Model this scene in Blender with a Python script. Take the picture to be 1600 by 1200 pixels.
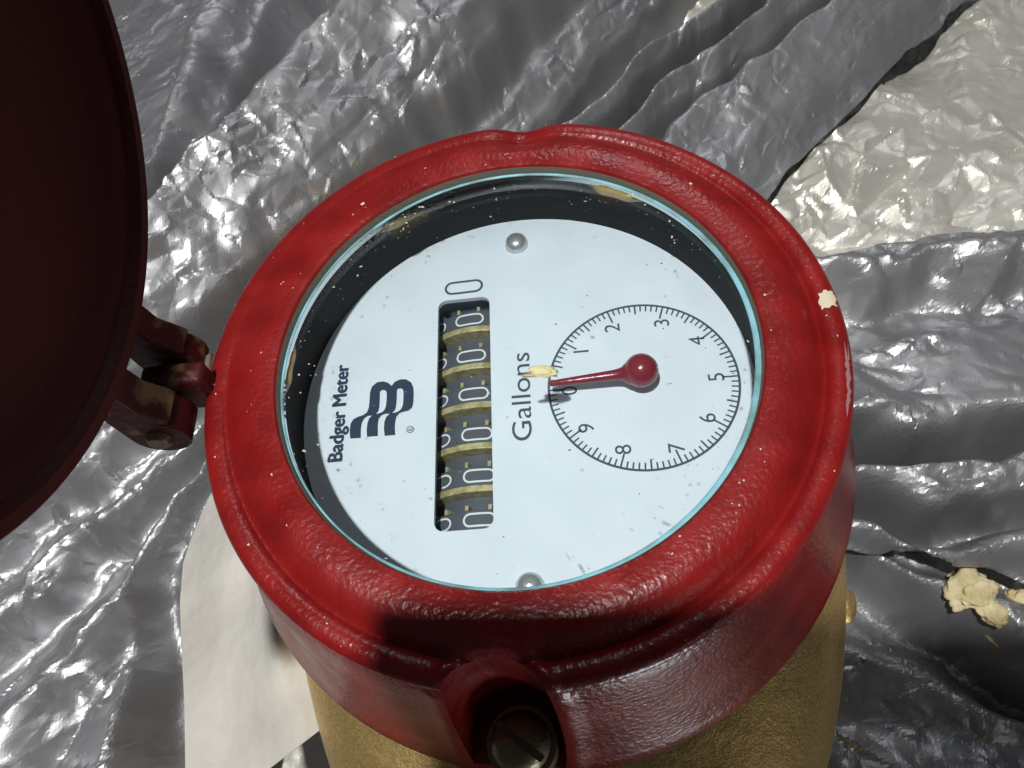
import bpy, bmesh, math, random
import numpy as np
from mathutils import Matrix, Vector

for o in list(bpy.data.objects):
    bpy.data.objects.remove(o)
sc = bpy.context.scene
COL = sc.collection
U = 0.017                       # one modelling unit (radius of the small gallons scale) in metres
PI = math.pi

# ------------------------------------------------------------------ camera
CAM = np.array([0.7908, -4.1563, 7.5442])
ROT = np.array([[0.99032045, -0.02848153, -0.13584629],
                [0.09162262, 0.86932955, 0.48566596],
                [0.10426268, -0.49341153, 0.86352438]])      # world -> camera axes
FPX = 1270.0
cd = bpy.data.cameras.new('camera')
cam = bpy.data.objects.new('camera', cd)
COL.objects.link(cam)
m = Matrix([list(ROT[:, i]) + [CAM[i] * U] for i in range(3)] + [[0, 0, 0, 1]])
cam.matrix_world = m
cd.sensor_width = 36
cd.lens = FPX / 1600 * 36
cd.clip_start = 0.005
cd.clip_end = 50
cd.dof.use_dof = True
cd.dof.focus_distance = 8.3 * U
cd.dof.aperture_fstop = 70.0
sc.camera = cam

# ------------------------------------------------------------------ light
w = bpy.data.worlds.new('World')
sc.world = w
w.use_nodes = True
w.node_tree.nodes['Background'].inputs['Color'].default_value = (0.80, 0.90, 1.0, 1)
w.node_tree.nodes['Background'].inputs['Strength'].default_value = 0.055


def area(name, loc, target, size, power, col, shape='DISK', size_y=None):
    ld = bpy.data.lights.new(name, 'AREA')
    ld.shape = shape
    ld.size = size * U
    if size_y:
        ld.size_y = size_y * U
    ld.energy = power
    ld.color = col
    o = bpy.data.objects.new(name, ld)
    COL.objects.link(o)
    o.location = Vector(loc) * U
    o.rotation_euler = (Vector(target) - Vector(loc)).to_track_quat('-Z', 'Y').to_euler()
    return o


area('ceiling_lamp', (-4.5, -12.5, 61), (0, 0, 0), 2.4, 12.8, (1.0, 0.985, 0.965))
area('back_lamp', (8, 52, 43), (0, 4, -3), 11, 1.3, (0.92, 0.96, 1.0))
area('added_sheen_lamp', (11, -25, -15), (0, -3, -0.5), 9, 0.7, (0.90, 0.94, 1.0))  # unseen low lamp, added to lay a grey sheen on the bezel skirt
area('room_lamp', (22, -24, 6), (0, -3, -2), 12, 0.09, (1.0, 0.93, 0.82))
sc.view_settings.view_transform = 'Standard'
sc.view_settings.look = 'None'
sc.view_settings.gamma = 1
sc.view_settings.exposure = 0.0
sc.view_settings.use_curve_mapping = False

# ------------------------------------------------------------------ helpers


def px2w(u, v, z):
    d = np.array([(u - 800) / FPX, -(v - 600) / FPX, -1.0]) @ ROT
    t = (z - CAM[2]) / d[2]
    return CAM + t * d


def w2px(X, Y, Z):
    P = np.stack([X - CAM[0], Y - CAM[1], Z - CAM[2]], -1) @ ROT.T
    return 800 + FPX * P[..., 0] / -P[..., 2], 600 - FPX * P[..., 1] / -P[..., 2]


def obj(name, verts, faces, mat, parent=None, smooth=True, angle=None):
    me = bpy.data.meshes.new(name)
    me.from_pydata([tuple(float(c) * U for c in v) for v in verts], [], faces)
    me.update()
    if smooth:
        me.shade_smooth()
        if angle:
            me.set_sharp_from_angle(angle=math.radians(angle))
    me.materials.append(mat)
    o = bpy.data.objects.new(name, me)
    COL.objects.link(o)
    if parent:
        o.parent = parent
    return o


def recalc(o):
    bm = bmesh.new()
    bm.from_mesh(o.data)
    bmesh.ops.recalc_face_normals(bm, faces=bm.faces)
    bm.to_mesh(o.data)
    bm.free()
    return o


def tag(o, label, cat=None, group=None, kind=None):
    o['label'] = label
    if cat:
        o['category'] = cat
    if group:
        o['group'] = group
    if kind:
        o['kind'] = kind
    return o


def lathe(prof, n=256, disp=None, closed=False, a0=0.0, a1=2 * PI):
    full = abs(a1 - a0 - 2 * PI) < 1e-6
    na = n if full else n + 1
    V = []
    for j in range(na):
        a = a0 + (a1 - a0) * j / n
        for (r, z) in prof:
            rr, zz = (r, z) if disp is None else disp(r, z, a)
            V.append((rr * math.cos(a), rr * math.sin(a), zz))
    k = len(prof)
    F = []
    for j in range(n):
        j2 = (j + 1) % na
        for i in range(k if closed else k - 1):
            i2 = (i + 1) % k
            F.append((j * k + i, j2 * k + i, j2 * k + i2, j * k + i2))
    return V, F


def smooth_prof(pts, step=0.03):
    out = []
    n = len(pts)
    for i in range(n - 1):
        p0 = pts[max(i - 1, 0)]
        p1, p2 = pts[i], pts[i + 1]
        p3 = pts[min(i + 2, n - 1)]
        L = math.dist(p1, p2)
        k = max(1, int(L / step))
        for q in range(k):
            t = q / k
            o = []
            for c in range(2):
                o.append(0.5 * (2 * p1[c] + (p2[c] - p0[c]) * t + (2 * p0[c] - 5 * p1[c] + 4 * p2[c] - p3[c]) * t * t
                                + (3 * p1[c] - p0[c] - 3 * p2[c] + p3[c]) * t ** 3))
            out.append(tuple(o))
    out.append(pts[-1])
    return out


def box(x0, x1, y0, y1, z0, z1):
    V = [(x, y, z) for x in (x0, x1) for y in (y0, y1) for z in (z0, z1)]
    F = [(0, 1, 3, 2), (4, 6, 7, 5), (0, 4, 5, 1), (2, 3, 7, 6), (0, 2, 6, 4), (1, 5, 7, 3)]
    return V, F


def bevel(o, wd, seg=3):
    md = o.modifiers.new('bevel', 'BEVEL')
    md.width = wd * U
    md.segments = seg
    md.limit_method = 'ANGLE'
    return o


def tube(path, rad, n=10):
    path = [Vector(p) for p in path]
    V, F = [], []
    for i, p in enumerate(path):
        t = (path[min(i + 1, len(path) - 1)] - path[max(i - 1, 0)]).normalized()
        a = t.cross(Vector((0.13, 0.2, 0.97))).normalized()
        b = t.cross(a)
        r = rad[i] if hasattr(rad, '__len__') else rad
        for k in range(n):
            c = 2 * PI * k / n
            V.append(tuple(p + r * (math.cos(c) * a + math.sin(c) * b)))
    for i in range(len(path) - 1):
        for k in range(n):
            F.append((i * n + k, i * n + (k + 1) % n, (i + 1) * n + (k + 1) % n, (i + 1) * n + k))
    F.append(tuple(range(n - 1, -1, -1)))
    F.append(tuple((len(path) - 1) * n + k for k in range(n)))
    return V, F


def curve_fill(splines, extrude=0.0):
    """fill closed 2D outlines (holes by even-odd) -> verts, faces in units"""
    cu = bpy.data.curves.new('tmp', 'CURVE')
    cu.dimensions = '2D'
    cu.fill_mode = 'BOTH'
    cu.extrude = extrude
    for s in splines:
        sp = cu.splines.new('POLY')
        sp.points.add(len(s) - 1)
        for i, (x, y) in enumerate(s):
            sp.points[i].co = (x, y, 0, 1)
        sp.use_cyclic_u = True
    return _curve_mesh(cu)


def _curve_mesh(cu):
    o = bpy.data.objects.new('tmp', cu)
    COL.objects.link(o)
    dg = bpy.context.evaluated_depsgraph_get()
    dg.update()
    me = bpy.data.meshes.new_from_object(o.evaluated_get(dg))
    V = [tuple(v.co) for v in me.vertices]
    F = [tuple(p.vertices) for p in me.polygons]
    bpy.data.objects.remove(o)
    bpy.data.curves.remove(cu)
    bpy.data.meshes.remove(me)
    return V, F


def text_mesh(s, offset=0.0, spacing=1.0):
    cu = bpy.data.curves.new('tmp', 'FONT')
    cu.body = s
    cu.size = 1
    cu.offset = offset
    cu.space_character = spacing
    cu.resolution_u = 6
    return _curve_mesh(cu)


def place_text(V, base, end, height, z):
    """map text so that its width runs base->end on the dial and its bbox height is `height` (up = to the left of travel)"""
    xs = [v[0] for v in V]
    ys = [v[1] for v in V]
    x0, x1, y1 = min(xs), max(xs), max(ys)
    b, e = Vector(base), Vector(end)
    d = e - b
    up = Vector((-d.y, d.x)).normalized()
    out = []
    for v in V:
        p = b + d * ((v[0] - x0) / (x1 - x0)) + up * (v[1] / y1 * height)
        out.append((p.x, p.y, z))
    return out


def rounded(x0, x1, y0, y1, r, n=8):
    P = []
    for cx, cy, a in ((x1 - r, y1 - r, 0), (x0 + r, y1 - r, 90), (x0 + r, y0 + r, 180), (x1 - r, y0 + r, 270)):
        for k in range(n + 1):
            t = math.radians(a + 90 * k / n)
            P.append((cx + r * math.cos(t), cy + r * math.sin(t)))
    return P


def closed_smooth(pts, k=6):
    n = len(pts)
    out = []
    for i in range(n):
        p0, p1, p2, p3 = pts[i - 1], pts[i], pts[(i + 1) % n], pts[(i + 2) % n]
        for q in range(k):
            t = q / k
            out.append(tuple(0.5 * (2 * p1[c] + (p2[c] - p0[c]) * t + (2 * p0[c] - 5 * p1[c] + 4 * p2[c] - p3[c]) * t * t
                                    + (3 * p1[c] - p0[c] - 3 * p2[c] + p3[c]) * t ** 3) for c in range(2)))
    return out


# --- numpy noise
def _hash(i, j, seed):
    h = (i.astype(np.int64) * 374761393 + j.astype(np.int64) * 668265263 + seed * 1274126177) & 0xFFFFFFFF
    h = ((h ^ (h >> 13)) * 1274126177) & 0xFFFFFFFF
    h = h ^ (h >> 16)
    return (h & 0xFFFF) / 65535.0


def vnoise(x, y, seed):
    i, j = np.floor(x), np.floor(y)
    fx, fy = x - i, y - j
    fx = fx * fx * fx * (fx * (fx * 6 - 15) + 10)
    fy = fy * fy * fy * (fy * (fy * 6 - 15) + 10)
    a, b = _hash(i, j, seed), _hash(i + 1, j, seed)
    c, d = _hash(i, j + 1, seed), _hash(i + 1, j + 1, seed)
    return ((a * (1 - fx) + b * fx) * (1 - fy) + (c * (1 - fx) + d * fx) * fy) * 2 - 1


def facet_tile(n=3600, res=1100, seed=3):
    """piecewise flat relief: random points joined by a Delaunay net, each with a random height"""
    from mathutils.geometry import delaunay_2d_cdt
    r = np.random.RandomState(seed)
    P = r.rand(n, 2)
    h = r.rand(n) * 2 - 1
    pts, _, faces, orig = delaunay_2d_cdt([Vector(p) for p in P.tolist()], [], [], 0, 1e-6)[:4]
    P = np.array([p[:] for p in pts])
    T = np.zeros((res, res))
    for f in faces:
        a, b, c = P[f[0]] * res, P[f[1]] * res, P[f[2]] * res
        x0, y0 = np.floor(np.minimum(np.minimum(a, b), c)).astype(int)
        x1, y1 = np.ceil(np.maximum(np.maximum(a, b), c)).astype(int) + 1
        x0, y0, x1, y1 = max(x0, 0), max(y0, 0), min(x1, res), min(y1, res)
        if x1 <= x0 or y1 <= y0:
            continue
        gx, gy = np.meshgrid(np.arange(x0, x1), np.arange(y0, y1))
        den = (b[1] - c[1]) * (a[0] - c[0]) + (c[0] - b[0]) * (a[1] - c[1])
        if abs(den) < 1e-9:
            continue
        l0 = ((b[1] - c[1]) * (gx - c[0]) + (c[0] - b[0]) * (gy - c[1])) / den
        l1 = ((c[1] - a[1]) * (gx - c[0]) + (a[0] - c[0]) * (gy - c[1])) / den
        l2 = 1 - l0 - l1
        m_ = (l0 >= -1e-6) & (l1 >= -1e-6) & (l2 >= -1e-6)
        val = l0 * h[f[0]] + l1 * h[f[1]] + l2 * h[f[2]]
        T[y0:y1, x0:x1][m_] = val[m_]
    k = int(res * 0.04)
    return T[k:-k, k:-k]


TILE = facet_tile()
TN = TILE.shape[0]
TCELL = 1100 / 60.0                       # tile pixels per mean point spacing


def tnoise(x, y, seed):
    """faceted noise, one facet per unit: sharp creases between flat facets, mirrored repeat of the tile"""
    u = x * TCELL + seed * 91.7
    v = y * TCELL + seed * 53.3

    def fold(t):
        t = np.mod(t, 2 * (TN - 2))
        return np.where(t > TN - 2, 2 * (TN - 2) - t, t)
    u, v = fold(u), fold(v)
    i, j = np.floor(u).astype(int), np.floor(v).astype(int)
    fx, fy = u - i, v - j
    return (TILE[j, i] * (1 - fx) + TILE[j, i + 1] * fx) * (1 - fy) + (TILE[j + 1, i] * (1 - fx) + TILE[j + 1, i + 1] * fx) * fy


# ------------------------------------------------------------------ materials
def mat(name, col, rough=0.5, metal=0.0, spec=0.5):
    mt = bpy.data.materials.new(name)
    mt.use_nodes = True
    b = mt.node_tree.nodes['Principled BSDF']
    b.inputs['Base Color'].default_value = (*col, 1)
    b.inputs['Roughness'].default_value = rough
    b.inputs['Metallic'].default_value = metal
    b.inputs['Specular IOR Level'].default_value = spec
    return mt


def nd(mt, t, **kw):
    n = mt.node_tree.nodes.new(t)
    for k, v in kw.items():
        if k.startswith('i_'):
            n.inputs[k[2:].replace('_', ' ')].default_value = v
        else:
            setattr(n, k, v)
    return n


def coords(mt, sx=1, sy=1, sz=1):
    """object coordinates measured in modelling units"""
    tc = nd(mt, 'ShaderNodeTexCoord')
    mp = nd(mt, 'ShaderNodeMapping')
    mp.inputs['Scale'].default_value = (sx / U, sy / U, sz / U)
    mt.node_tree.links.new(tc.outputs['Object'], mp.inputs['Vector'])
    return mp.outputs['Vector']


def link(mt, a, b):
    mt.node_tree.links.new(a, b)


def bsdf(mt):
    return mt.node_tree.nodes['Principled BSDF']


def noise_bump(mt, layers):
    """layers: (scale, detail, strength, distance in units, type)"""
    vec = coords(mt)
    prev = None
    for (s, det, st, dist, ty) in layers:
        if ty == 'n':
            t = nd(mt, 'ShaderNodeTexNoise')
            t.inputs['Scale'].default_value = s
            t.inputs['Detail'].default_value = det
        else:
            t = nd(mt, 'ShaderNodeTexVoronoi')
            t.inputs['Scale'].default_value = s
            t.feature = 'F1' if ty == 'v' else 'DISTANCE_TO_EDGE'
        link(mt, vec, t.inputs['Vector'])
        bp = nd(mt, 'ShaderNodeBump')
        bp.inputs['Strength'].default_value = st
        bp.inputs['Distance'].default_value = dist * U
        link(mt, t.outputs[0] if ty != 'n' else t.outputs['Fac'], bp.inputs['Height'])
        if prev:
            link(mt, prev.outputs['Normal'], bp.inputs['Normal'])
        prev = bp
    link(mt, prev.outputs['Normal'], bsdf(mt).inputs['Normal'])
    return vec


def col_noise(mt, vec, c0, c1, scale, detail=4, lo=0.35, hi=0.65, out='Base Color'):
    t = nd(mt, 'ShaderNodeTexNoise')
    t.inputs['Scale'].default_value = scale
    t.inputs['Detail'].default_value = detail
    link(mt, vec, t.inputs['Vector'])
    r = nd(mt, 'ShaderNodeValToRGB')
    r.color_ramp.elements[0].position = lo
    r.color_ramp.elements[1].position = hi
    r.color_ramp.elements[0].color = (*c0, 1) if hasattr(c0, '__len__') else (c0, c0, c0, 1)
    r.color_ramp.elements[1].color = (*c1, 1) if hasattr(c1, '__len__') else (c1, c1, c1, 1)
    link(mt, t.outputs['Fac'], r.inputs['Fac'])
    link(mt, r.outputs['Color'], bsdf(mt).inputs[out])
    return r


M = {}
M['red'] = mat('red_paint', (0.30, 0.012, 0.016), 0.36, 0, 0.5)
v = noise_bump(M['red'], [(19, 1.5, 0.42, 0.022, 'n'), (5, 2, 0.15, 0.03, 'n')])
col_noise(M['red'], v, (0.17, 0.006, 0.006), (0.245, 0.0095, 0.0085), 2.2, 8)
col_noise(M['red'], v, 0.26, 0.40, 2.3, 6, 0.3, 0.7, 'Roughness')
M['red_smooth'] = mat('red_paint_smooth', (0.27, 0.012, 0.016), 0.42, 0, 0.5)
v = noise_bump(M['red_smooth'], [(14, 3, 0.4, 0.02, 'n')])
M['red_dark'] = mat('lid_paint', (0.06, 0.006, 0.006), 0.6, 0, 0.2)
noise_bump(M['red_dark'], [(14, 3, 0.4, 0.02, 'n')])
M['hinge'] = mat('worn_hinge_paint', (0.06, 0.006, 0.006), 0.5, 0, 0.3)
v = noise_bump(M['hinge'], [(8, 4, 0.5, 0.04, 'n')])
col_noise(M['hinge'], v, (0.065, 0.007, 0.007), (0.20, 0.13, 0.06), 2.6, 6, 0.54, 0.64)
M['brass'] = mat('bronze_casting', (0.36, 0.235, 0.085), 0.40, 0.8, 0.5)
v = noise_bump(M['brass'], [(45, 3, 0.5, 0.012, 'n'), (3, 3, 0.3, 0.08, 'n')])
col_noise(M['brass'], v, (0.52, 0.35, 0.125), (0.80, 0.57, 0.24), 34, 3, 0.3, 0.7)
M['wheel_brass'] = mat('wheel_brass', (0.42, 0.33, 0.15), 0.38, 0.7, 0.5)
bsdf(M['wheel_brass']).inputs['Metallic'].default_value = 0.25
v = noise_bump(M['wheel_brass'], [(30, 3, 0.5, 0.01, 'n')])
col_noise(M['wheel_brass'], v, (0.36, 0.29, 0.13), (0.62, 0.53, 0.29), 14, 3)
M['white'] = mat('dial_white', (0.70, 0.76, 0.815), 0.5, 0, 0.4)
v = coords(M['white'])
col_noise(M['white'], v, (0.685, 0.73, 0.795), (0.74, 0.78, 0.845), 1.4, 5, 0.3, 0.6)
M['ink'] = mat('grey_ink', (0.065, 0.082, 0.115), 0.6, 0, 0.3)
M['navy'] = mat('navy_ink', (0.030, 0.043, 0.082), 0.55, 0, 0.3)
M['black'] = mat('black_housing', (0.006, 0.006, 0.007), 0.6, 0, 0.2)
M['slate'] = mat('hazed_slate_well', (0.20, 0.235, 0.31), 0.6, 0, 0.4)  # slate lightened to bluish grey, glass haze included in the colour
M['drum'] = mat('hazed_drum_black', (0.085, 0.093, 0.112), 0.45, 0, 0.5)  # black lifted to blue-grey: haze of the cover glass put into the colour
M['digit'] = mat('digit_white', (0.75, 0.76, 0.76), 0.5)
M['cyan'] = mat('cyan_gasket', (0.22, 0.46, 0.53), 0.4, 0, 0.5)
v = coords(M['cyan'])
col_noise(M['cyan'], v, (0.14, 0.26, 0.27), (0.24, 0.52, 0.60), 3.0, 4, 0.35, 0.6)
M['olive'] = mat('olive_lip', (0.105, 0.10, 0.075), 0.55, 0, 0.4)
v = noise_bump(M['olive'], [(20, 3, 0.5, 0.02, 'n')])
M['seal'] = mat('gasket_grey', (0.15, 0.17, 0.15), 0.4, 0, 0.5)
M['amber'] = mat('amber_sealant', (0.42, 0.29, 0.09), 0.25, 0, 0.5)
M['steel'] = mat('screw_steel', (0.60, 0.60, 0.60), 0.30, 0.7, 0.5)
M['old_steel'] = mat('old_screw', (0.22, 0.18, 0.11), 0.4, 0.6, 0.5)
noise_bump(M['old_steel'], [(16, 3, 0.6, 0.02, 'n')])
M['pointer'] = mat('pointer_red', (0.22, 0.022, 0.035), 0.25, 0, 0.6)
noise_bump(M['pointer'], [(14, 3, 0.25, 0.02, 'n')])
M['cream'] = mat('shaded_cream_sealant', (0.25, 0.20, 0.13), 0.6)  # cream darkened to carry the shade beside the hinge
M['primer'] = mat('bare_primer', (0.62, 0.55, 0.40), 0.6)
M['scuff'] = mat('scuffed_paint', (0.30, 0.16, 0.17), 0.4)
M['crumb'] = mat('yellow_crumb', (0.72, 0.66, 0.36), 0.6)
M['dust'] = mat('pale_dust', (0.58, 0.56, 0.48), 0.7)
M['grit'] = mat('dark_grit', (0.05, 0.045, 0.04), 0.7)
M['paper'] = mat('cream_paper', (0.60, 0.56, 0.475), 0.6, 0, 0.3)
v = noise_bump(M['paper'], [(1.3, 3, 0.8, 0.16, 'n'), (24, 3, 0.2, 0.012, 'n')])
col_noise(M['paper'], v, (0.45, 0.43, 0.385), (0.54, 0.52, 0.47), 0.7, 4, 0.35, 0.6)
M['foam'] = mat('yellow_foam', (0.70, 0.58, 0.28), 0.8)
v = noise_bump(M['foam'], [(12, 5, 0.8, 0.06, 'n')])
col_noise(M['foam'], v, (0.45, 0.37, 0.18), (0.66, 0.58, 0.36), 5, 5)
M['floor'] = mat('table_board', (0.22, 0.20, 0.18), 0.6)
noise_bump(M['floor'], [(3, 4, 0.4, 0.05, 'n')])
M['phone'] = mat('phone_black', (0.02, 0.02, 0.022), 0.5)


def plastic(name, c0, c1, rough, metal):
    mt = mat(name, c0, rough, metal, 0.6)
    v = coords(mt)
    col_noise(mt, v, c0, c1, 0.5, 4, 0.3, 0.7)
    return mt


M['silver'] = plastic('silver_plastic', (0.28, 0.28, 0.293), (0.39, 0.39, 0.403), 0.43, 0.68)
M['pearl'] = plastic('pearl_plastic', (0.50, 0.485, 0.43), (0.60, 0.585, 0.53), 0.40, 0.4)

# clear cover: dielectric reflection over a transparent pane
g = bpy.data.materials.new('clear_glass')
g.use_nodes = True
nt = g.node_tree
nt.nodes.remove(nt.nodes['Principled BSDF'])
tr = nt.nodes.new('ShaderNodeBsdfTransparent')
tr.inputs['Color'].default_value = (0.955, 0.985, 0.985, 1)
gl = nt.nodes.new('ShaderNodeBsdfGlossy')
gl.inputs['Roughness'].default_value = 0.03
fr = nt.nodes.new('ShaderNodeFresnel')
fr.inputs['IOR'].default_value = 1.45
mx = nt.nodes.new('ShaderNodeMixShader')
nt.links.new(fr.outputs[0], mx.inputs[0])
nt.links.new(tr.outputs[0], mx.inputs[1])
nt.links.new(gl.outputs[0], mx.inputs[2])
nt.links.new(mx.outputs[0], nt.nodes['Material Output'].inputs['Surface'])
M['glass'] = g

# ------------------------------------------------------------------ setting: floor
V, F = box(-30, 30, -7.5, 34, -8.0, -6.5)
fl = obj('table_top', V, F, M['floor'], smooth=False)
fl['kind'] = 'structure'


# ------------------------------------------------------------------ crumpled plastic
def seg_dist(u, v, poly):
    """signed-ish inside mask of polygon (vectorised even-odd)"""
    ins = np.zeros(u.shape, bool)
    n = len(poly)
    for i in range(n):
        x0, y0 = poly[i]
        x1, y1 = poly[(i + 1) % n]
        c = ((y0 > v) != (y1 > v)) & (u < (x1 - x0) * (v - y0) / (y1 - y0 + 1e-9) + x0)
        ins ^= c
    return ins


def folds(u, v, lines, wob=14, seed=1):
    """height from a fan of fold lines, each ((x0,y0),(x1,y1),height,ease); heights blend between neighbouring lines"""
    wu = u + wob * vnoise(u / 120, v / 120, seed) + wob * 0.5 * vnoise(u / 45, v / 45, seed + 1)
    wv = v + wob * vnoise(u / 120 + 9, v / 120, seed + 2) + wob * 0.5 * vnoise(u / 45, v / 45 + 4, seed + 3)
    D = []
    for (a, b, h, e) in lines:
        dx, dy = b[0] - a[0], b[1] - a[1]
        L = math.hypot(dx, dy)
        D.append(((wu - a[0]) * -dy + (wv - a[1]) * dx) / L)
    H = np.full(u.shape, float(lines[0][2]))
    for k in range(len(lines) - 1):
        d0, d1 = D[k], D[k + 1]
        t = np.clip(d0 / (d0 - d1 + 1e-6 * np.sign(d0 - d1) + 1e-9), 0, 1)
        e = lines[k][3]
        ts = t * t * (3 - 2 * t) * e + t * (1 - e)
        seg = lines[k][2] * (1 - ts) + lines[k + 1][2] * ts
        H = np.where(d0 > 0, seg, H)
        H = np.where((d0 > 0) & (d1 > 0), lines[k + 1][2], H)
    return H


def crumple(X, Y, ang, stretch, amp, seed, levels=((1.3, 0.12, 1.0), (0.46, 0.090, 1.0), (0.21, 0.062, 0.75), (0.11, 0.033, 0.5))):
    c, s = math.cos(ang), math.sin(ang)
    h = 0.0
    for i, (cell, k, f) in enumerate(levels):
        st = 1 + (stretch - 1) * f
        wx = 0.22 * cell * vnoise(X / cell / 2.3, Y / cell / 2.3, seed + i)
        a, b = (X * c + Y * s) / st + wx, -X * s + Y * c + wx
        m_ = 0.75 + 0.6 * vnoise(X / cell / 5, Y / cell / 5, seed + 50 + i)
        # rotate the sampling only through the tile offset so that the stretch keeps its direction
        h = h + k * m_ * tnoise(a / cell, b / cell, seed + 3 * i)
    return amp * h


SHEETS = []


def rest_on(uu, vv):
    """point of the topmost sheet seen at a place of the plane"""
    z = -4.4
    for _ in range(4):
        c = px2w(uu, vv, z)
        hit = [h[1].z / U for h in (o.ray_cast(Vector((c[0], c[1], 5)) * U, Vector((0, 0, -1))) for o in SHEETS) if h[0]]
        z = max(hit)
    return px2w(uu, vv, z)


def blur(A, n):
    k = np.hanning(2 * n + 3)[1:-1]
    k /= k.sum()
    P = np.pad(A, n, 'edge')
    P = sum(k[i] * P[i:i + A.shape[0], :] for i in range(2 * n + 1))
    return sum(k[i] * P[:, i:i + A.shape[1]] for i in range(2 * n + 1))


def sheet(name, poly, z0, step, ffun, cfun, mt, label, margin=0.0):
    pts = np.array([px2w(x, y, z0)[:2] for x, y in poly])
    lo, hi = pts.min(0) - margin, pts.max(0) + margin
    xs = np.arange(lo[0], hi[0] + step, step)
    ys = np.arange(lo[1], hi[1] + step, step)
    X, Y = np.meshgrid(xs, ys)
    rs = np.random.RandomState(len(label))
    u, v = w2px(X, Y, np.full(X.shape, z0))
    HG = blur(ffun(u, v), 3)
    gy, gx = np.gradient(HG, step)
    jx, jy = (rs.rand(*X.shape) - 0.5) * 0.7 * step, (rs.rand(*X.shape) - 0.5) * 0.7 * step
    X, Y, HG = X + jx, Y + jy, HG + gx * jx + gy * jy
    u, v = w2px(X, Y, np.full(X.shape, z0))
    eu = u + 2 * vnoise(u / 22, v / 22, 91) + 9 * vnoise(u / 70, v / 70, 92)
    ev = v + 2 * vnoise(u / 22 + 7, v / 22, 93) + 9 * vnoise(u / 70 + 5, v / 70, 94)
    ins = seg_dist(eu, ev, poly)
    ny, nx = X.shape
    idx = np.arange(ny * nx).reshape(ny, nx)
    q = np.stack([idx[:-1, :-1], idx[:-1, 1:], idx[1:, 1:], idx[1:, :-1]], -1).reshape(-1, 4)
    I = ins.ravel()
    q = q[I[q].any(1)]
    used = np.unique(q)
    rm = np.full(ny * nx, -1)
    rm[used] = np.arange(len(used))
    HF = HG.ravel()[used]
    X, Y, u, v, eu, ev = (k.ravel()[used] for k in (X, Y, u, v, eu, ev))
    out = ~I[used]
    # pull the rim vertices onto the outline so that the edge runs clean
    bu, bv, bd = np.zeros(out.sum()), np.zeros(out.sum()), np.full(out.sum(), 1e9)
    ou, ov = eu[out], ev[out]
    for k in range(len(poly)):
        (x0, y0), (x1, y1) = poly[k], poly[(k + 1) % len(poly)]
        L2 = (x1 - x0) ** 2 + (y1 - y0) ** 2
        t = np.clip(((ou - x0) * (x1 - x0) + (ov - y0) * (y1 - y0)) / L2, 0, 1)
        cu_, cv_ = x0 + t * (x1 - x0), y0 + t * (y1 - y0)
        d_ = np.hypot(ou - cu_, ov - cv_)
        bt = d_ < bd
        bu, bv, bd = np.where(bt, cu_, bu), np.where(bt, cv_, bv), np.minimum(d_, bd)
    u[out] += bu - ou
    v[out] += bv - ov
    dx, dy = (u[out] - 800) / FPX, -(v[out] - 600) / FPX
    D = dx[:, None] * ROT[0] + dy[:, None] * ROT[1] - ROT[2]
    T = (z0 - CAM[2]) / D[:, 2]
    X[out], Y[out] = CAM[0] + T * D[:, 0], CAM[1] + T * D[:, 1]
    Z = z0 + HF + cfun(X, Y, u, v)
    co = np.stack([X, Y, Z], 1) * U
    q = rm[q]
    me = bpy.data.meshes.new(name)
    me.vertices.add(len(co))
    me.vertices.foreach_set('co', co.astype(np.float32).ravel())
    me.loops.add(len(q) * 4)
    me.loops.foreach_set('vertex_index', q.astype(np.int32).ravel())
    me.polygons.add(len(q))
    me.polygons.foreach_set('loop_start', np.arange(0, len(q) * 4, 4, dtype=np.int32))
    me.update(calc_edges=True)
    me.shade_flat()
    me.materials.append(mt)
    o = bpy.data.objects.new(name, me)
    COL.objects.link(o)
    tag(o, label, 'plastic sheet', 'crumpled plastic sheeting under the meter')
    SHEETS.append(o)
    return o


# flat creased sheet that everything else lies on
sheet('plastic_sheet', [(-250, -160), (1800, -160), (1800, 1330), (-250, 1330)], -5.6, 0.045,
      lambda u, v: 0.4 * vnoise(u / 260, v / 260, 5) - 0.45 * np.clip((1100 - u) / 200, 0, 1) - 0.3 * np.clip((v - 700) / 150, 0, 1),
      lambda X, Y, u, v: crumple(X, Y, 0.4, 1.2, 1.0, 11, ((2.4, 0.30, 1), (1.0, 0.27, 1), (0.42, 0.12, 1), (0.17, 0.034, 1))), M['pearl'],
      'pale flat creased plastic sheet at upper right, spread beneath the others')

LA = [((150, 420), (250, -60), -0.8, 1), ((225, 430), (300, -50), -0.9, 1), ((255, 430), (420, -60), 0.9, 1), ((290, 415), (500, -60), 0.5, .3),
      ((300, 385), (575, -40), -0.45, .6), ((285, 402), (690, -5), 1.0, .5), ((345, 425), (800, -5), 0.55, 0), ((395, 430), (850, -5), 0.2, .3),
      ((425, 430), (880, -5), -0.45, .6), ((520, 405), (940, -15), -0.65, 1), ((590, 360), (975, -20), -0.8, .5), ((640, 310), (995, -25), -1.5, .6),
      ((745, 218), (1035, -15), -1.5, 1), ((772, 210), (1053, 0), -0.4, .5), ((798, 208), (1075, 0), -0.6, .5), ((822, 208), (1095, 0), -1.7, .6),
      ((865, 206), (1128, 0), -0.5, .5), ((915, 209), (1168, 0), -0.8, .5), ((942, 213), (1195, 0), -1.6, .6), ((980, 222), (1250, -20), -0.45, .5),
      ((1062, 252), (1352, -18), -0.65, .5), ((1138, 288), (1440, -5), -0.95, 1), ((1180, 310), (1480, 20), -1.1, 1)]
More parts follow.
